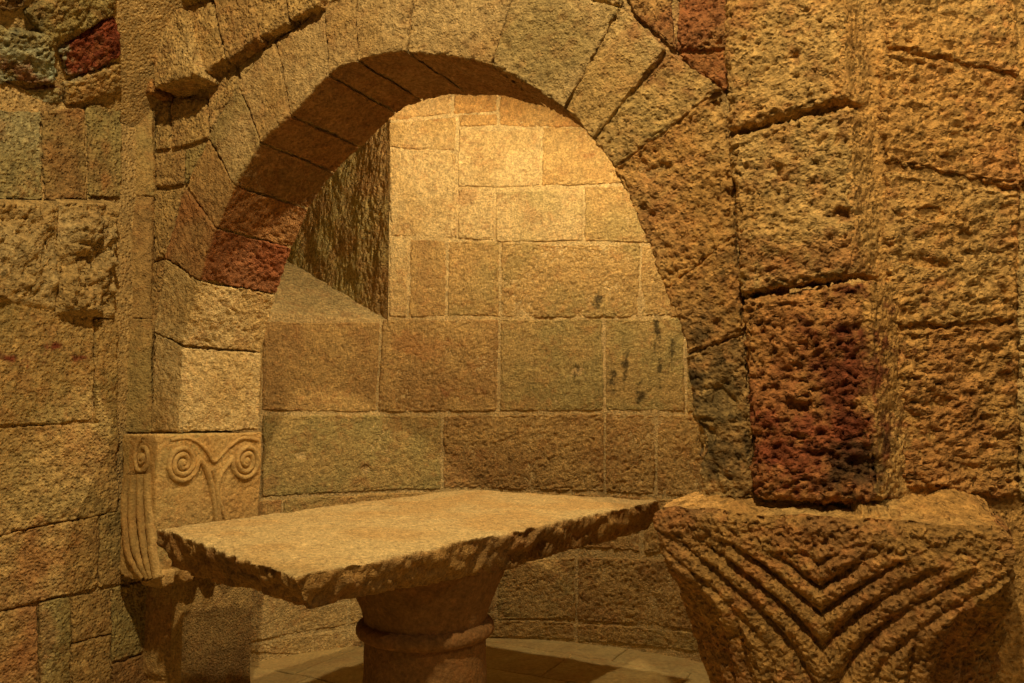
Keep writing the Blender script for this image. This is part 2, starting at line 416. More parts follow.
ruled(win, PBe + Z * 2.4, mid - dv * .07 + Z * 2.4, mid - dv * .07 + Z * 3.8, PBe + Z * 3.8, 20, 60, OLIVE, OCHRE, (8, 4, 0))
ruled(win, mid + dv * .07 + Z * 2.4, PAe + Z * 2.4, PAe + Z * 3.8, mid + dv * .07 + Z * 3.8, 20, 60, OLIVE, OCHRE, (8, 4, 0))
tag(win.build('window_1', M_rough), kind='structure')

# ================================================================ THE GREAT ARCH
Jp = [((180,432),(150,432)), ((183,346),(154,332)), ((200,281),(166,258)), ((217,229),(184,187)), ((235,186),(208,138)),
      ((262,144),(239,83)), ((290,116),(276,42)), ((328,76),(324,4)), ((357,62),(356,-8)), ((407,53),(414,-16)),
      ((490,66),(515,-10)), ((564,110),(622,6)), ((592,140),(668,50)), ((613,169),(724,88)), ((665,289),(737,236)),
      ((687,355),(744,333)), ((703,500),(758,500))]
J = [(ARCH.at(*a), ARCH.at(*b)) for a, b in Jp]
ins = [j[0] for j in J]
arch_base = ARCH.F(np.array([0.0]), np.array([1.345]), np.array([0.0]))[0]
arch = empty('stone_arch', arch_base)
tag(arch, 'great round stone arch of wedge-shaped blocks framing the apse behind the altar', 'arch')
VC = [(PALE,OCHRE),(PALE,OCHRE),(BROWN*.5+OCHRE*.5,RUST),(OCHRE,BROWN),(PALE,OLIVE),(OCHRE,PALE),(PALE,OCHRE),(OCHRE,PALE),(PALE,OCHRE),(PALE,OCHRE),
      (PALE,OLIVE),(OCHRE,PALE),(OCHRE,OLIVE),(ORANGE,OCHRE),(ORANGE,BROWN),(OCHRE,BROWN)]
VA = [1,1,1.3,1.1,1,1,1,1,1,1.1,1.3,1.3,1.4,2.0,1.8,1.9]
LDEP = 0.47
for i in range(len(J) - 1):
    p1, p2 = ins[i], ins[i + 1]
    p0 = ins[i - 1] if i > 1 else p1 * 2 - p2
    p3 = ins[i + 2] if i + 2 < len(ins) else p2 * 2 - p1
    if i == 0: p0 = p1 - (0, .3)
    if i in (0, 15): low = None
    else: low = lambda u, p0=p0, p1=p1, p2=p2, p3=p3: cat(p0, p1, p2, p3, u)
    mb = MB()
    am = VA[i]
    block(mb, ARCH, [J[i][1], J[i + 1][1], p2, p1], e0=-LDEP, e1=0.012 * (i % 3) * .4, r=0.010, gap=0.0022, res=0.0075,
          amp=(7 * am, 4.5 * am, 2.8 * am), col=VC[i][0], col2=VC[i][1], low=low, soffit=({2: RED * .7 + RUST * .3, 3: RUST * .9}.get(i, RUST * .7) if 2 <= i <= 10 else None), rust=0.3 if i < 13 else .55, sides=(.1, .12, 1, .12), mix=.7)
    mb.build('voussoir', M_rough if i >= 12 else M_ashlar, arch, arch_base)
# rubble and mortar core behind the face
core = MB()
U = np.linspace(0, 1, 260); inn = []; ou = []
seg = np.clip((U * 16).astype(int), 0, 15); tt = U * 16 - seg
for k, t in zip(seg, tt):
    p1, p2 = ins[k], ins[k + 1]; p0 = ins[k - 1] if k > 0 else p1 - (0, .3); p3 = ins[k + 2] if k < 15 else p2 - (0, .3)
    p = cat(p0, p1, p2, p3, t); o = J[k][1] * (1 - t) + J[k + 1][1] * t
    d = (o - p); d = d / np.linalg.norm(d); inn.append(p + d * 0.018); ou.append(o)
inn = np.array(inn); ou = np.array(ou)
def strip_mesh(mb, rows, fr, col, seed=2, flip=False):
    nu = len(rows); nv = len(rows[0]); R = np.array(rows).reshape(-1, 3)
    P = fr.F(R[:, 0], R[:, 1], R[:, 2]); K = colour(P, col, OCHRE, seed)
    P = P + 0.002 * noise(P, 20, 1)[:, None]; mb.grid(P, nu, nv, K, flip)
rows = []
for p, o in zip(inn, ou):
    r = []
    for v in np.linspace(1, 0, 16): r.append((p[0]*(1-v)+o[0]*v, p[1]*(1-v)+o[1]*v, -0.018))
    for e in np.linspace(-0.018, -LDEP - .01, 24)[1:]: r.append((p[0], p[1], e))
    for v in np.linspace(0, 1, 10)[1:]: r.append((p[0]*(1-v)+o[0]*v, p[1]*(1-v)+o[1]*v, -LDEP - .01))
    rows.append(r)
strip_mesh(core, rows, ARCH, MORTAR * .8)
core.build('mortar_core', M_ashlar, arch, arch_base)['label'] = 'lime mortar and rubble showing in the joints'

# ---- wall above the arch (spandrels)
sp = MB()
L0 = ARCH.at(116, 300)[0] - 0.12; R0 = ARCH.at(765, 300)[0]; TOP = 4.4
sheet(sp, ARCH, L0, R0, 1.3, TOP, e=-0.03, res=0.02,
      keep=lambda a, z: np.array([not inside((x, y)) for x, y in zip(a, z)])) if False else None
rows = []
n = len(ou)
for k, o in enumerate(ou):
    ang = math.pi * (1 - k / (n - 1)); t = k / (n - 1)
    if t < .28: q = np.array([L0, 1.3 + (TOP - 1.3) * (t / .28)])
    elif t < .74: q = np.array([L0 + (R0 - L0) * (t - .28) / .46, TOP])
    else: q = np.array([R0, TOP - (TOP - 1.1) * (t - .74) / .26])
    d = (o - inn[k]); d /= np.linalg.norm(d); p = o - d * .12
    rows.append([(p[0]*(1-v)+q[0]*v, p[1]*(1-v)+q[1]*v, -0.028) for v in np.linspace(1, 0, 60)] )
strip_mesh(sp, rows, ARCH, MORTAR, 3)
rows = [[(x[0], x[1], -LDEP + .0) for x in r] for r in rows]
strip_mesh(sp, rows, ARCH, OCHRE, 3, True)
SPB = [([(154,96),(170,100),(168,148),(154,150)],OCHRE,OLIVE,1), ([(171,100),(205,96),(207,138),(169,149)],OCHRE,BROWN,1.1),
  ([(154,152),(183,150),(182,184),(154,188)],OCHRE,BROWN,1.1), ([(184,150),(206,141),(190,178),(184,184)],OLIVE,OCHRE,1),
  ([(153,190),(182,187),(166,255),(153,262)],OCHRE,BROWN,1.2), ([(150,264),(164,260),(152,330),(148,332)],OCHRE,BROWN,1),
  ([(206,84),(236,60),(238,83),(209,134)],OCHRE,PALE,1), ([(238,58),(274,30),(275,42),(240,80)],OCHRE,PALE,1),
  ([(276,26),(322,-12),(323,3),(277,40)],OCHRE,PALE,1),
  ([(624,-14),(672,-14),(676,50),(634,14)],OCHRE,RUST,2.2), ([(674,-14),(742,-14),(742,46),(677,50)],RUST,BROWN,2.4),
  ([(678,54),(742,49),(742,100),(694,70)],RUST,BROWN,2.2),
  ([(414,-60),(515,-60),(515,-12),(414,-18)],OCHRE,PALE,1.3), ([(516,-60),(622,-60),(621,4),(516,-12)],OCHRE,PALE,1.3),
  ([(320,-60),(412,-60),(412,-18),(325,2)],OCHRE,PALE,1.3)]
for pts, c1, c2, am in SPB:
    pblock(sp, ARCH, pts, amp=(7*am, 4.5*am, 3*am), col=c1, col2=c2, r=.012, res=.008, e0=-.07, e1=-.004)
zt = ARCH.at(450, -55)[1]
courses(sp, ARCH, L0, R0, [max(zt, 3.35), 3.8, TOP], .5, res=.03, amp=(8, 4, 0), col=OCHRE, col2=OLIVE)
tag(sp.build('wall_front', M_rough), kind='structure')

# ---- pilaster strip between arch and left wall
st = MB()
for pts, c1, c2 in (([(120,92),(153,94),(153,196),(120,196)],OCHRE,OLIVE), ([(120,197),(152,197),(151,318),(119,318)],OCHRE,BROWN),
                    ([(119,319),(151,319),(151,432),(118,432)],OCHRE,OLIVE)):
    pblock(st, STRIP, pts, col=c1, col2=c2, amp=(9, 4, 2.5), gap=0, r=.006, e0=-.12, e1=0.0, bulge=.008)
tag(st.build('wall_right', M_ashlar), kind='structure'); bpy.data.objects['wall_right'].name = 'trim_1'

# ================================================================ OUTER ORDER (upper left)
oa_base = ARCH.F(ARCH.at(150, 85, .1)[:1], np.array([2.8]), np.array([0.1]))[0]
oa = empty('vault_rib', oa_base)
tag(oa, 'broken run of overhanging vault stones jutting out above the left side of the arch', 'vault rib')
for pts, c1, c2, ee in (([(146,16),(181,6),(196,74),(153,88)],OCHRE,PALE,.13), ([(182,0),(208,-6),(223,58),(198,78)],OCHRE,BROWN,.075),
      ([(209,-20),(249,-20),(257,38),(225,62)],OCHRE,BROWN,.07), ([(250,-20),(280,-20),(287,22),(259,37)],OCHRE,BROWN,.055), ([(281,-20),(322,-24),(318,4),(289,20)],OCHRE,BROWN,.05),
      ([(124,-30),(160,-30),(161,13),(128,22)],OCHRE,OLIVE,.10), ([(129,25),(143,24),(147,57),(129,58)],OLIVE,OCHRE,.09), ([(126,60),(149,59),(152,92),(130,95)],RUST,ORANGE,.10),
      ([(161,-34),(207,-34),(207,-8),(162,10)],OCHRE,OLIVE,.12)):
    mb = MB(); block(mb, ARCH, pq(ARCH, pts, ee), e0=-.06, e1=ee, col=c1, col2=c2, amp=(9, 6, 3.5), r=.010, gap=.002)
    mb.build('voussoir', M_rough, oa, oa_base)

# ================================================================ LEFT WALL
lw = MB()
zV = LEFT.at(60, 100)[1]
sheet(lw, LEFT, -2.2, .45, -.05, zV, e=-.02, res=.02)
# rough plaster patch
def patch(mb, fr, pts, amp, col, col2, e=0.0, res=.007, seed=2.0, crag=0.0, rust=.15):
    q = pq(fr, pts, e); TL, TR, BR, BL = q
    w = max(np.linalg.norm(TR-TL), .05); h = np.linalg.norm(TL-BL)
    nu, nv = int(w/res), int(h/res)
    u, v = np.meshgrid(np.linspace(0,1,nu), np.linspace(0,1,nv), indexing='ij'); u=u.ravel()[:,None]; v=v.ravel()[:,None]
    S = (BL*(1-u)+BR*u)*(1-v)+(TL*(1-u)+TR*u)*v
    P = fr.F(S[:,0], S[:,1], np.full(len(S), e)); D,U_,N = fr.axes(S[:,0],S[:,1])
    K = colour(P, col, col2, seed, .8, rust)
    hgt = rough(P, amp, seed)
    if crag:
        n1 = noise(P, 9, seed+5); hgt = hgt + crag*(np.round(n1*3.2)/3.2*.6 + .4*np.abs(noise(P, 17, seed+6)))
    edge = np.minimum(np.minimum(u,1-u)*w, np.minimum(v,1-v)*h)[:,0]
    hgt = hgt*sstep(0,.03,edge) - .03*(1-sstep(0,.02,edge))
    mb.grid(P+N*hgt[:,None], nu, nv, K)
patch(lw, LEFT, [(-60,196),(62,200),(60,312),(-60,290)], (26,12,5), PALE*.9, OCHRE, e=.03, crag=.05)
patch(lw, LEFT, [(60,198),(119,200),(119,318),(60,314)], (34,16,5), PALE*.9, OCHRE, e=.04, crag=.10, seed=4.0)
LB = [([(-60,110),(42,110),(44,200),(-60,200)],GREY,OLIVE,1.4), ([(43,110),(86,108),(89,200),(45,200)],BROWN,OLIVE,1.4),
 ([(88,104),(122,99),(122,198),(90,198)],OLIVE,BROWN,1.2),
 ([(-60,290),(94,312),(93,421),(-60,429)],OCHRE,OLIVE,1.2), ([(95,318),(119,318),(119,432),(96,422)],OCHRE,OLIVE,1.2),
 ([(-60,430),(94,422),(117,434),(118,511),(-60,545)],) ,
]
for b in LB:
    if len(b) == 1: continue
    pts, c1, c2, am = b
    pblock(lw, LEFT, pts, col=c1, col2=c2, amp=(9*am, 5*am, 2.2*am))
for pts, c1, c2, am in (([(-70,431),(119,422),(119,511),(-70,549)],OCHRE,OLIVE,1.3),
    ([(-70,550),(99,515),(99,589),(-70,626)],OCHRE,BROWN,1.3), ([(100,515),(160,502),(160,578),(100,589)],OCHRE,OLIVE,1),
    ([(-70,628),(39,604),(39,720),(-70,760)],OCHRE,RUST,1.2), ([(40,603),(72,597),(71,712),(40,720)],OLIVE,OCHRE,1),
    ([(73,597),(112,588),(112,634),(73,642)],OCHRE,BROWN,1.1), ([(113,588),(160,579),(160,648),(113,662)],OLIVE,OCHRE,1.1), ([(73,643),(112,635),(112,700),(72,710)],OCHRE,BROWN,1.1),
    ([(113,664),(160,650),(160,692),(113,702)],BROWN,OCHRE,1.1)):
    pblock(lw, LEFT, pts, col=c1, col2=c2, amp=(9*am, 5*am, 2.2*am))
courses(lw, LEFT, -2.2, LEFT.at(-72, 400)[0], [0, .4, .75, 1.1, 1.6, 2.0, 2.45, zV], .5, res=.03, amp=(8, 5, 0), col=OCHRE, col2=OLIVE)
# springing of the vault above the left wall
VU = np.array([T[0]*.55, T[1]*.55, .83]); VU /= np.linalg.norm(VU)
VL = Plane(LEFT.F(np.array([0.0]), np.array([zV]), np.array([0.0]))[0], LEFT.D, U=VU, N=np.cross(VU, -LEFT.D) if np.dot(np.cross(VU, -LEFT.D), T) > 0 else np.cross(VU, LEFT.D))
sheet(lw, VL, -2.2, .25, -.02, 1.6, e=-.03, res=.025)
stain(VL, 20, 65, .28, .16, np.array([.40,.43,.29]), .75, 9); stain(VL, 55, 62, .05, .2, np.array([.46,.52,.36]), .9, 14); stain(VL, 25, 78, .2, .06, RED, .7, 12)
stain(VL, 25, 15, .12, .14, BLACK, .5, 8); stain(LEFT, 10, 160, .12, .3, GREY*1.1, .7, 8)
for pts, c1, c2, am, ee in (([(-50,92),(62,86),(62,106),(-50,112)],OLIVE,GREY,1.4,0), ([(64,84),(124,62),(126,94),(66,106)],OCHRE,OLIVE,1.1,.0),
   ([(60,50),(118,16),(123,58),(66,80)],RED,RED*.7,1.8,.0), ([(-50,18),(52,36),(60,84),(-50,90)],GREY,OLIVE,2.2,.02),
   ([(24,12),(118,-30),(118,14),(56,47)],OLIVE,OCHRE,1.8,.01), ([(-50,-40),(60,-50),(22,12),(-50,16)],BROWN,GREY*.6,2,.0)):
    pblock(lw, VL, pts, col=c1, col2=c2, amp=(9*am, 5*am, 3*am), e1=ee, r=.016)
courses(lw, VL, -2.2, VL.at(-52, 60)[0], [0, .45, .9, 1.5], .5, res=.03, amp=(8, 5, 0), col=OLIVE, col2=BROWN)
tag(lw.build('wall_left', M_rough), kind='structure')

# ================================================================ RIGHT CAPITAL
cl = ARCH.at(655, 500, .12)[0]; cr = ARCH.at(1011, 512, .12)[0]
CW = cr - cl; ha = CW / 2; cs = (cl + cr) / 2
CC = ARCH.F(np.array([cs]), np.array([0.0]), np.array([.12 - ha]))[0]
ZT = 1.172
print('capital', CW, CC, 'z at top', ARCH.at(800, 505, .12)[1])
CAPL = Plane(CC, T, N=-NX)
def prof(z, xs, ys): return np.interp(z, xs, ys)
k = ha / .465
def a_z(z): return k * prof(z, [0, .35, .55, .7, 1.0, 1.06, 1.18], [.33, .365, .39, .42, .455, .465, .468])
def r_z(z): return k * prof(z, [0, .35, .55, .672, .795, .903, .997, 1.035, 1.055, 1.2], [.33, .345, .393, .428, .467, .526, .608, .655, .70, .72])
cap = MB()
th = np.concatenate([np.linspace(-math.pi, -1.35, 120)[:-1], np.linspace(-1.35, 1.35, 820), np.linspace(1.35, math.pi, 120)[1:]])
zz = np.linspace(.42, ZT - .012, 190)
a, z = np.meshgrid(th, zz, indexing='ij'); nu, nv = a.shape; a = a.ravel(); z = z.ravel()
am_ = (a + math.pi / 4) % (math.pi / 2) - math.pi / 4          # angle within a face
az, rz = a_z(z), r_z(z)
rs = az / np.cos(am_)
# smooth minimum
kk = .010
hh = np.clip(.5 + .5 * (rz - rs) / kk, 0, 1); r0 = rz * (1 - hh) + rs * hh - kk * hh * (1 - hh)
on_face = sstep(-.004, .012, rz - rs)
u = az * np.tan(am_); ub = np.sqrt(np.maximum(rz ** 2 - az ** 2, 0))
deep = prof(z, [.42, .70, .8], [1, 1, 1])
zref = z
# rib phase: contours parallel to the arc that bounds the face
def ubound(z): return k * prof(z, [.40, .55, .672, .795, .85, .903, .95, .997, 1.05, 1.12], [0, .05, .105, .178, .224, .28, .34, .405, .48, .60])
ubz = ubound(z)
phase = (ubz - np.abs(u)) / .088
rib = np.abs(np.sin(np.pi * np.clip(phase, 0, 20)))
wear = .75 + .5 * noise(np.stack([a, z * 2, 0 * a], 1), 3, 8)
fade = 1 - sstep(1.015, 1.085, z + .03 * noise(np.stack([a * .5, z, 0 * a], 1), 9, 4) + .0 * np.abs(u))
relief = on_face * fade * wear * (.038 * rib ** .8 - .027) * sstep(-.1, .1, phase)
flute = (1 - on_face) * (1 - sstep(.98, 1.05, z)) * .020 * np.abs(np.sin(a * 19))
r1 = r0 + relief + flute
P = np.stack([r1 * np.sin(a), -r1 * np.cos(a)], 1)
P3 = CC + P[:, :1] * T + (-P[:, 1:2]) * (-NX) + z[:, None] * Z
N3 = (np.sin(a)[:, None] * T + np.cos(a)[:, None] * (-NX))
# round off top edge and rough abacus
P3 = P3 - N3 * (.030 * sstep(ZT - .05, ZT - .01, z) ** 2)[:, None]
K = colour(P3, ORANGE * .72, BROWN * .5 + RUST * .35, 6, .9, .7)
rg = rough(P3, (7, 5, 3.5), 2) * (1 + .5 * sstep(1.0, 1.08, z)) + .014 * sstep(1.0, 1.06, z) * noise(P3 * np.array([1, 1, 2.2]), 8, 3)
P3 = P3 + N3 * rg[:, None]
topm = sstep(ZT - .07, ZT - .012, z)
P3[:, 2] += topm * (.013 * noise(P3 * np.array([1, 1, .2]), 7, 14) + .006 * noise(P3 * np.array([1, 1, .2]), 24, 15))
cap.grid(P3, nu, nv, K)
rim = P3.reshape(nu, nv, 3)[:, -1, :]; rimn = N3.reshape(nu, nv, 3)[:, -1, :]
tk = np.linspace(0, 1, 60)
ctr = CC + Z * ZT
Q = rim[:, None, :] * (1 - tk[None, :, None]) + ctr * tk[None, :, None]
Q[:, :, 2] = rim[:, None, 2] + .012 * sstep(0, .12, tk)[None, :] + .016 * sstep(.06, .3, tk)[None, :]
Q = Q.reshape(-1, 3)
RO_ = CC + T * (ha * .55) - NX * 0
K = colour(Q, ORANGE, OCHRE, 7, .8, .3); Q[:, 2] += rough(Q, (12, 5, 2), 9) * np.repeat(sstep(0, .1, tk)[None, :], nu, 0).ravel()
cap.grid(Q, nu, 60, K)
rc_root = empty('carved_capital', (CC[0], CC[1], .42))
tag(rc_root, 'large rough capital carved with chevron grooves, lower right under the reddish pier', 'capital')
org = (CC[0], CC[1], .42)
cap.build('bell', M_rough, rc_root, org)
def lathe(mb, c, prof_, nth=96, res=.012, col=OCHRE, col2=BROWN, amp=(5, 3, 1.5), seed=1, rust=.3):
    zr = []
    for (z0, r0_), (z1, r1_) in zip(prof_[:-1], prof_[1:]):
        n_ = max(2, int(math.hypot(z1 - z0, r1_ - r0_) / res)); 
        for t in np.linspace(0, 1, n_, endpoint=False): zr.append((z0 + (z1 - z0) * t, r0_ + (r1_ - r0_) * t))
    zr.append(prof_[-1]); zr = np.array(zr)
    th = np.linspace(0, 2 * math.pi, nth)
    a, j = np.meshgrid(th, np.arange(len(zr)), indexing='ij'); a = a.ravel(); j = j.ravel()
    z, r = zr[j, 0], zr[j, 1]
    P = np.stack([c[0] + r * np.cos(a), c[1] + r * np.sin(a), z + c[2]], 1); K = colour(P, col, col2, seed, .6, rust)
    Nn = np.stack([np.cos(a), np.sin(a), 0 * a], 1); P = P + Nn * rough(P, amp, seed)[:, None]
    mb.grid(P, nth, len(zr), K)
sh = MB(); lathe(sh, (CC[0], CC[1], 0), [(0, .42), (.08, .42), (.1, .36), (.36, .34), (.38, .37), (.42, .37), (.44, .34)])
sh.build('column_shaft', M_rough, rc_root, org)

# ================================================================ PIER on the right capital
PE = .065
pier_s0 = ARCH.at(750, 500, PE)[0]
pb = ARCH.F(np.array([ARCH.at(815, 500, PE)[0]]), np.array([ZT]), np.array([PE - .15]))[0]
pier = empty('stone_pier', pb)
tag(pier, 'projecting stack of big pitted blocks standing on the large grooved capital', 'pier')
stain(ARCH, 800, 450, .35, .14, RED, .8, 14, PE); stain(ARCH, 840, 400, .25, .3, RED, .6, 12, PE); stain(ARCH, 790, 330, .12, .3, RUST, .6, 9, PE)
stain(ARCH, 860, 480, .12, .16, BLACK, .8, 10, PE); stain(ARCH, 850, 370, .14, .25, RED*.6, .8, 12, PE)
stain(ARCH, 845, 262, .10, .05, BLACK, .5, 14, PE); stain(ARCH, 800, 255, .3, .10, RUST, .6, 10, PE)
SD = np.array([.79, .61, 0]); SD /= np.linalg.norm(SD)
for pts, c1, c2, am in (([(722,-60),(846,-75),(848,98),(728,128)],ORANGE,OCHRE,1.5), ([(730,136),(853,104),(858,274),(739,295)],OCHRE,ORANGE,1.6),
                    ([(740,298),(862,279),(881,502),(752,500)],ORANGE*.6+RUST*.4,RUST*.6+RED*.4,2.0)):
    mb = MB()
    q = pq(ARCH, pts, PE)
    block(mb, ARCH, q, e0=-.25, e1=PE, r=.022, gap=.002, res=.007, amp=(10*am, 6*am, 4*am), stretch=np.array([1,1,1.35]), col=c1, col2=c2, rust=.5, mix=.8, sides=(.3, 0.12, .3, .6))
    # splayed flank running back from the right arris
    TRp = ARCH.F(np.array([q[1][0]]), np.array([q[1][1]]), np.array([PE]))[0]; BRp = ARCH.F(np.array([q[2][0]]), np.array([q[2][1]]), np.array([PE]))[0]
    FL = Plane((BRp[0], BRp[1], 0), SD, N=np.cross(SD, Z))
    sh_ = np.dot(TRp - BRp, SD)
    block(mb, FL, [(sh_ - .004, TRp[2]), (sh_ + .21, TRp[2] + .0), (.20, BRp[2]), (-.004, BRp[2])], e0=-.05, e1=-.004, r=.012, gap=.002, res=.007, amp=(6, 5, 3), col=ORANGE, col2=OCHRE)
    mb.build('pier_block', M_rough, pier, pb)

# ================================================================ RIGHT WALL (side arch)
RO = np.array([BRp[0], BRp[1], 0]) + SD * .15
RW = Plane(RO, (1.0, .14, 0))
rw = MB()
dent(RW, 932, 214, .055, .025, .05); dent(RW, 968, 236, .03, .02, .03); dent(RW, 930, 262, .09, .02, .02); dent(RW, 1010, 378, .05, .02, .03); dent(RW, 985, 450, .03, .02, .02); dent(RW, 960, 130, .08, .03, .015)
dent(RW, 905, 420, .04, .05, .018); dent(RW, 940, 400, .06, .03, .015); dent(RW, 960, 20, .08, .03, .015)
sheet(rw, RW, -.1, 2.6, 0, 4.2, e=-.015, res=.012, col=ORANGE)
for pts, c1, c2, am in (([(872,-60),(1018,-30),(1022,76),(888,44)],ORANGE,OCHRE,1.2), ([(884,50),(1024,80),(1024,188),(884,162)],ORANGE,RUST,1.4),
    ([(884,168),(1020,192),(1018,320),(892,326)],ORANGE,OCHRE,1.3), ([(894,330),(1018,323),(1018,496),(904,488)],ORANGE,RUST,1.4),
    ([(1026,-30),(1120,0),(1120,100),(1026,76)],OCHRE,ORANGE,1.2), ([(1026,82),(1120,106),(1120,206),(1026,190)],OCHRE,ORANGE,1.2),
    ([(1022,193),(1120,208),(1120,350),(1021,350)],OCHRE,PALE,1), ([(1021,352),(1120,352),(1120,510),(1021,500)],OCHRE,PALE,1)):
    pblock(rw, RW, pts, col=c1, col2=c2, amp=(11*am, 8*am, 4.5*am), r=.012, rust=.65, e0=-.05, e1=.0, res=.0065, stretch=np.array([.8,.8,1.5]))
s_r = RW.at(1122, 300)[0]
courses(rw, RW, CW, 2.6, [0, .4, .8, 1.1], .5, res=.02, amp=(8, 5, 0), col=OCHRE, col2=ORANGE)
courses(rw, RW, s_r, 2.6, [1.1, 1.6, 2.1, 2.6, 3.1, 3.6, 4.2], .5, res=.03, amp=(8, 5, 0), col=OCHRE, col2=ORANGE)
tag(rw.build('wall_right', M_rough), kind='structure')

# the top of the capital rises in a worn slope of mortar to the wall and pier behind it
me = bpy.data.objects['bell'].data; co = np.zeros(len(me.vertices) * 3, np.float32); me.vertices.foreach_get('co', co); co = co.reshape(-1, 3)
Wp = co + np.array(org); dist = np.abs((Wp - RW.O) @ RW.N); m_ = (Wp[:, 2] > ZT - .006) & (Wp[:, 0] > BRp[0] - .05)
side_ = np.clip((dist - 0) / .16, 0, 1); co[:, 2] += np.where(m_, .035 * (1 - side_) ** 2.2, 0)
me.vertices.foreach_set('co', co.ravel()); me.update()

# ================================================================ LEFT CAPITAL
LE = .13
pl = empty('volute_capital', (0, 0, 0))
c_s = ARCH.at(157, 440, LE)[0]                    # right arris of its fluted face
c_zt = ARCH.at(157, 435, LE)[1]; c_zb = ARCH.at(160, 588, LE)[1]
cor = ARCH.F(np.array([c_s]), np.array([0.0]), np.array([LE]))[0]
JF = Plane(cor, NX, N=np.array([T[0], T[1], 0]))  # face towards the opening, s grows deeper
d_end = JF.at(263, 440)[0]
print('left cap', c_s, c_zt, c_zb, 'depth', d_end)
lorg = (cor[0], cor[1], c_zb); pl.location = lorg
tag(pl, 'carved capital with spiral volutes at the left foot of the arch', 'capital')
body = MB()
# volute face
H = c_zt - c_zb
def relief_vol(s, z):
    return 0 * s
q = [(0, c_zt), (d_end, c_zt), (d_end * .93, c_zb), (.03, c_zb)]
block(body, JF, [(0, c_zt), (d_end, c_zt), (d_end * .97, c_zb + .02), (0, c_zb + .02)], e0=-.18, e1=0, r=.012, gap=0, res=.006, amp=(6, 2.5, 2), col=OCHRE, col2=ORANGE, rust=.2, wob=.4)
FF = Plane(cor, T, N=-NX)
w_l = -FF.at(121, 440)[0]
block(body, FF, [(-w_l, c_zt), (0, c_zt), (0, c_zb + .03), (-w_l * .9, c_zb + .03)], e0=-.25, e1=-.002, r=.010, gap=0, res=.006, amp=(6, 2, 1.2), col=OCHRE, col2=OLIVE, rust=.2, wob=.4)
# scalloped lower lip on the opening side
for x0, x1 in ((.01, .12), (.13, .23), (.24, .33), (.34, .43)):
    block(body, JF, [(x0, c_zb + .06), (x1, c_zb + .06), (x1 - .02, c_zb - .015), (x0 + .02, c_zb - .015)], e0=-.10, e1=.024, r=.028, gap=0, res=.006, amp=(3, 2, 1), col=OCHRE, col2=ORANGE, wob=.3)
body.build('bell', M_smooth, pl, lorg)
def tube(mb, fr, pts, rad, nseg=10, e=.0, col=OCHRE, col2=ORANGE, flat=.8):
    pts = np.array(pts, float); d = np.gradient(pts[:, :2], axis=0); d /= (np.linalg.norm(d, axis=1)[:, None] + 1e-9)
    rad = np.full(len(pts), rad) if np.isscalar(rad) else np.array(rad)
    phi = np.linspace(-.25 * math.pi, 1.25 * math.pi, nseg)
    S = np.zeros((len(pts), nseg, 3))
    for j, p in enumerate(phi):
        S[:, j, 0] = pts[:, 0] - d[:, 1] * rad * math.cos(p); S[:, j, 1] = pts[:, 1] + d[:, 0] * rad * math.cos(p)
        S[:, j, 2] = e + rad * math.sin(p) * flat + (pts[:, 2] if pts.shape[1] > 2 else 0)
    R = S.reshape(-1, 3); P = fr.F(R[:, 0], R[:, 1], R[:, 2]); K = colour(P, col, col2, 2, .5, .2)
    P = P + .0012 * noise(P, 60, 4)[:, None] + .002 * noise(P, 20, 5)[:, None]
    mb.grid(P, len(pts), nseg, K, True)
def spiral(fr, c, R, turns, ccw, sx=1.0, start=0.0, lead=None):
    t = np.linspace(0, 1, 140); rr = R * (1 - t) ** .85 * .93 + .07 * R * (1 - t)
    ph = start + ccw * 2 * math.pi * turns * t
    pts = np.stack([c[0] + sx * rr * np.cos(ph), c[1] + rr * np.sin(ph), 0 * t], 1)
    if lead is not None:
        L_ = np.array(lead, float); L_ = np.concatenate([L_, np.zeros((len(L_), 1))], 1); pts = np.concatenate([L_, pts])
    return pts
def vol(px, py, rpx, fr, ccw, start, lead_px=(), sx=1.0, turns=2.3, rad=.013):
    c = fr.at(px, py); 
    top = fr.at(px, py - rpx); R = abs(top[1] - c[1])
    mb = MB()
    # disc behind
    tube(mb, fr, spiral(fr, c, R, turns, ccw, sx, start, [fr.at(*p) for p in lead_px] if lead_px else None), rad, e=.001, flat=1.05)
    th = np.linspace(0, 2 * math.pi, 40); rows = [[(c[0] + sx * r_ * math.cos(t), c[1] + r_ * math.sin(t), .004 + .014 * math.sqrt(max(0, 1 - (r_ / .018) ** 2))) for r_ in np.linspace(.018, 0.0005, 8)] for t in th]
    strip_mesh(mb, rows, fr, OCHRE)
    mb.build('volute', M_smooth, pl, lorg)
vol(182, 463, 19, JF, -1, .25, ((216, 520), (213, 500), (211, 485), (207, 472), (202, 462)), sx=1.0, turns=2.9)
vol(246, 461, 18, JF, 1, math.pi - .25, ((219, 522), (217, 500), (217, 485), (221, 472), (229, 462)), sx=1.0, turns=2.7)
vol(143, 457, 18, FF, 1, math.pi * .5, (), sx=.72, turns=2.0, rad=.010)
# stem between the volutes, and the top band that dips between them
mb = MB()
def smooth(pts, n=60):
    pts = np.array(pts, float); t = np.linspace(0, len(pts) - 1.0001, n); out = []
    for x in t:
        i = int(x); f = x - i; g = lambda j: pts[min(max(j, 0), len(pts) - 1)]
        out.append(cat(g(i - 1), g(i), g(i + 1), g(i + 2), f))
    return np.array(out)
tube(mb, JF, smooth([JF.at(*p) for p in ((170,440),(187,438),(200,444),(208,453),(214,461),(221,455),(231,445),(243,438),(258,440))]), .009, flat=1)
tube(mb, JF, smooth([JF.at(*p) for p in ((214,470),(217,485),(219,500),(224,514),(229,526))]), .012)
mb.build('scroll_stem', M_smooth, pl, lorg)
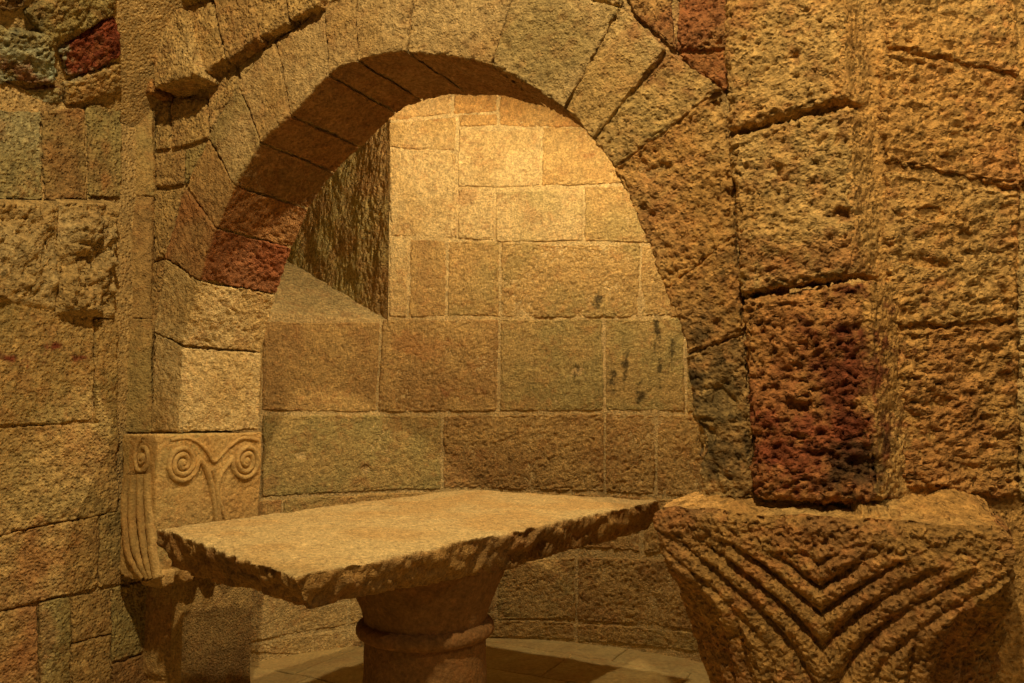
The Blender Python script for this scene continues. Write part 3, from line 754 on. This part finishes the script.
# fluted leaves on the narrow face
for k_, (x0, x1, x2, x3, x4) in enumerate(((131,126,127,131,146),(136,133,134,139,151),(142,141,143,147,154),(148,149,151,154,158))):
    mb = MB(); 
    tube(mb, FF, smooth([FF.at(x0,474), FF.at(x1,500), FF.at(x2,530), FF.at(x3,556), FF.at(x4,578)]), .019, flat=1.05, e=.002)
    mb.build('leaf_rib', M_smooth, pl, lorg)

# pilaster shaft under the left capital
ps = MB()
zf = c_zb + .01
PO = .045
cor2 = np.array([-1.545, 3.70, 0])
JP = Plane(cor2, NX, N=np.array([T[0], T[1], 0]))
d2 = JP.at(232, 620)[0]
block(ps, JP, [(0, zf), (d2, zf), (d2, .22), (0, .22)], e0=-.21, e1=-.01, r=.05, gap=0, res=.008, amp=(8, 4, 2), col=OCHRE, col2=RUST, mix=.5, rust=.4)
block(ps, JP, [(0, .215), (d2 + .02, .215), (d2 + .02, 0), (0, 0)], e0=-.21, e1=.0, r=.05, gap=0, res=.01, amp=(8, 4, 2), col=RUST, col2=OCHRE)
psr = empty('pilaster', (cor2[0], cor2[1], 0))
tag(psr, 'squared stone pilaster shaft under the capital with volutes', 'pilaster')
ps.build('shaft', M_ashlar, psr, (cor2[0], cor2[1], 0))
# jamb masonry under the right end of the arch and behind the capitals
jm = MB()
block(jm, ARCH, [(J[-1][0][0] + .0, 1.17), (R0, 1.17), (R0, 0), (J[-1][0][0] + .12, 0)], e0=-.5, e1=-.12, res=.03, amp=(5, 4, 0), col=OCHRE, col2=BROWN)
block(jm, ARCH, [(L0, 1.34), (-.03, 1.34), (-.03, 0), (L0, 0)], e0=-.5, e1=-.09, res=.03, amp=(5, 4, 0), col=OCHRE, col2=BROWN)
tag(jm.build('trim_3', M_ashlar), kind='structure')

# ================================================================ FLOOR
fl = MB()
sheet(fl, FLOOR, -5, 6, -3, 6, e=-.012, res=.06, amp=(3, 1, 0), col=OLIVE)
y = -2.0; r_i = 0
while y < 5.6:
    hgt_ = rng.uniform(.42, .62); s = -4 + rng.uniform(-.3, .3)
    while s < 4.5:
        w = rng.uniform(.5, .95)
        fine = (-2.2 < s < 1.2 and 2.2 < y < 4.6)
        block(fl, FLOOR, [(s, y + hgt_), (s + w, y + hgt_), (s + w, y), (s, y)], e0=-.03, e1=0, r=.008, gap=.003, res=.015 if fine else .06, amp=(7, 2, 0), col=OLIVE*.6+PALE*.4, col2=OCHRE*.8, rust=.25)
        s += w
    y += hgt_
tag(fl.build('floor', M_floor), kind='structure')

# ================================================================ ALTAR
class Flat:   # horizontal frame z = const
    def __init__(s, z): s.z = z
    def at(s, px, py):
        r = ray(px, py); t = (s.z - CAM[2]) / r[2]; return (CAM + r * t)
ZA = .98
f = Flat(ZA)
cL, cF, cR, cB = f.at(158, 528), f.at(296, 574), f.at(658, 500), f.at(462, 489)
print('altar', cL, cF, cR, cB)
def altar_slab():
    mb = MB()
    nU, nV = 300, 190
    u = np.linspace(0, 1, nU); v = np.linspace(0, 1, nV)
    # outline in plan: L->F->R->B, top grid bilinear
    def plan(u_, v_): # u: F->R direction, v: F->L direction
        return (cF*(1-u_)+cR*u_)*(1-v_) + (cL*(1-u_)+cB*u_)*v_
    # one folded grid: outside [0,1] folds down the sides, then underneath
    thick = .13
    fold = np.linspace(0, thick + .03, 22)[1:]
    ctr = (cL + cF + cR + cB) / 4
    def ax(n, L):
        return np.concatenate([-fold[::-1], np.linspace(0, L, n), L + fold])
    Lu = np.linalg.norm(cR - cF); Lv = np.linalg.norm(cL - cF)
    A_, B_ = np.meshgrid(ax(nU, Lu), ax(nV, Lv), indexing='ij'); nu, nv = A_.shape; A_ = A_.ravel(); B_ = B_.ravel()
    fa = np.maximum(np.maximum(-A_, A_ - Lu), 0); fb = np.maximum(np.maximum(-B_, B_ - Lv), 0); dn = np.maximum(fa, fb)
    uu = np.clip(A_, 0, Lu) / Lu; vv = np.clip(B_, 0, Lv) / Lv
    in_v = np.interp(dn, [0, .02, .05, .10, .13, .16], [0, -.004, .0, .022, .035, .30])
    in_u = np.where(A_ < 0, np.interp(dn, [0, .02, .05, .10, .13, .16], [0, .0, .015, .055, .08, .32]), in_v)
    in_u = np.where((A_ >= 0) & (A_ <= Lu), np.where(A_ < Lu / 2, np.interp(dn, [0, .02, .05, .10, .13, .16], [0, .0, .015, .055, .08, .32]), in_v), in_u)
    uu2 = np.clip(A_, in_u, Lu - in_u) / Lu; vv2 = np.clip(B_, in_v, Lv - in_v) / Lv
    on_top = dn <= 0
    P = plan(np.where(on_top, uu, uu2)[:, None], np.where(on_top, vv, vv2)[:, None])
    outd = P - ctr; outd[:, 2] = 0; outd /= np.linalg.norm(outd, axis=1)[:, None]
    # outward side directions
    su = (cR - cF) / Lu; sv = (cL - cF) / Lv
    side = np.where(A_ < 0, -1., np.where(A_ > Lu, 1., 0))[:, None] * su + np.where(B_ < 0, -1., np.where(B_ > Lv, 1., 0))[:, None] * sv
    sn = np.linalg.norm(side, axis=1)[:, None]; sidn = np.where(sn > 0, side / np.maximum(sn, 1e-6), 0)
    # distance to edge for rounding of the arris
    de = np.minimum(np.minimum(uu, 1 - uu) * Lu, np.minimum(vv, 1 - vv) * Lv)
    P[:, 2] -= .004 * (1 - sstep(0, .02, de))
    zdn = np.interp(dn, [0, .13, .16], [0, .132, .118])
    dF = np.linalg.norm((P - cF)[:, :2], axis=1)
    tk = .92 + .22 * sstep(0, 1.0, dF) + .12 * noise(P * np.array([1, 1, 0]), 3.3, 5)
    P[:, 2] -= zdn * tk
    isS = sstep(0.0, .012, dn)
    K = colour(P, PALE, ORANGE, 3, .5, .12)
    K2 = colour(P, ORANGE * .7, BROWN * .8, 8, .9, .35)  # sides: browner broken stone, the shade under the top edge also coloured in
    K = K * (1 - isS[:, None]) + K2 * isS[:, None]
    # broken edge
    chip = noise(P * np.array([1, 1, 1.6]), 11, 6); chip2 = noise(P, 27, 7); chip3 = noise(P, 60, 8)
    D = (.022 * chip + .016 * chip2 + .009 * chip3) * np.minimum(isS, 1)
    P = P + sidn * D[:, None]
    arr = 1 - sstep(0, .035, de)       # arris wavers in plan and height
    P = P + outd * (.012 * noise(P * np.array([1, 1, 0]), 8, 9) * arr * (1 - isS))[:, None]
    P[:, 2] += (rough(P, (7, 1.8, 2.0), 4)) * (1 - isS) - .012 * np.clip(noise(P * np.array([1, 1, 0]), 14, 10), 0, 1) * arr * (1 - isS)
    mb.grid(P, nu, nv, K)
    # underside
    return mb
pc = np.array([-.105 * 3.35, 3.35, 0])
al_org = (pc[0], pc[1], 0)
altar = empty('stone_altar', al_org)
tag(altar, 'altar with a thick rough-edged stone tabletop on a squat round column, standing inside the arch', 'altar')
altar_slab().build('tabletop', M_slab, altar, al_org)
mb = MB(); 
u = np.array([0, 1.0])
uu, vv = np.meshgrid(np.linspace(.12, .9, 30), np.linspace(.2, .8, 20), indexing='ij'); uu = uu.ravel()[:, None]; vv = vv.ravel()[:, None]
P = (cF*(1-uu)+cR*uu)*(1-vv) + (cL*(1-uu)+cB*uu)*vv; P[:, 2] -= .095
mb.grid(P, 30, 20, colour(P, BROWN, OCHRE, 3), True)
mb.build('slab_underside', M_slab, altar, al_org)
mb = MB()
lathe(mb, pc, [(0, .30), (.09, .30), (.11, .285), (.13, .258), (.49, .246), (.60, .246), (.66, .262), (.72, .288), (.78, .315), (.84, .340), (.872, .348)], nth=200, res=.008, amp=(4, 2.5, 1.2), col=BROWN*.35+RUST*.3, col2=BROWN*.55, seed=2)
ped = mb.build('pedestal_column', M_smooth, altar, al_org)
mb = MB()
lathe(mb, pc, [(.536, .238)] + [(.574 - .032 * math.cos(t), .246 + .034 * math.sin(t)) for t in np.linspace(0, math.pi, 14)] + [(.612, .238)], nth=200, res=.006, amp=(3, 2, 1), col=BROWN*.35+RUST*.3, col2=BROWN*.55)
ring = mb.build('torus_ring', M_smooth, ped, al_org)

# ================================================================ LIGHT
def spot(name, loc, target, power, col, size=.06, angle=140, blend=.6):
    L_ = bpy.data.lights.new(name, 'SPOT'); L_.energy = power; L_.color = col; L_.shadow_soft_size = size
    L_.spot_size = math.radians(angle); L_.spot_blend = blend
    o = bpy.data.objects.new(name, L_); C.objects.link(o); o.location = loc
    o.rotation_euler = (Vector(target) - Vector(loc)).to_track_quat('-Z', 'Y').to_euler(); return o
WARM = (1.0, .74, .40)
spot('apse_lamp', (0.25, 3.74, 3.6), (-.7, 4.2, 1.2), 138, (1, .78, .46), .05, 165, .4)
spot('nave_lamp', (-.2, .1, 5.0), (-.3, 3.3, 2.0), 470, (1, .75, .40), .05, 110, .5)
spot('side_lamp', (1.9, .8, 3.3), (1.25, 2.6, 1.2), 90, (1, .72, .36), .05, 75, .6).data.energy = 48
w = bpy.data.worlds.new('crypt_fill'); bpy.context.scene.world = w; w.use_nodes = True  # dim warm fill light added evenly from all around
w.node_tree.nodes['Background'].inputs[0].default_value = (1.0, .72, .36, 1); w.node_tree.nodes['Background'].inputs[1].default_value = .06

cd = bpy.data.cameras.new('camera'); cam = bpy.data.objects.new('camera', cd); C.objects.link(cam)
cd.sensor_width = 36; cd.lens = 36 * F_ / W_; cam.location = CAM; cam.rotation_euler = (math.pi / 2 + PITCH, 0, 0)
sc = bpy.context.scene; sc.camera = cam
sc.view_settings.view_transform = 'Standard'; sc.view_settings.look = 'None'; sc.view_settings.gamma = 1
sc.view_settings.use_curve_mapping = False; sc.view_settings.exposure = 0.36
sc.cycles.max_bounces = 4; sc.cycles.diffuse_bounces = 3
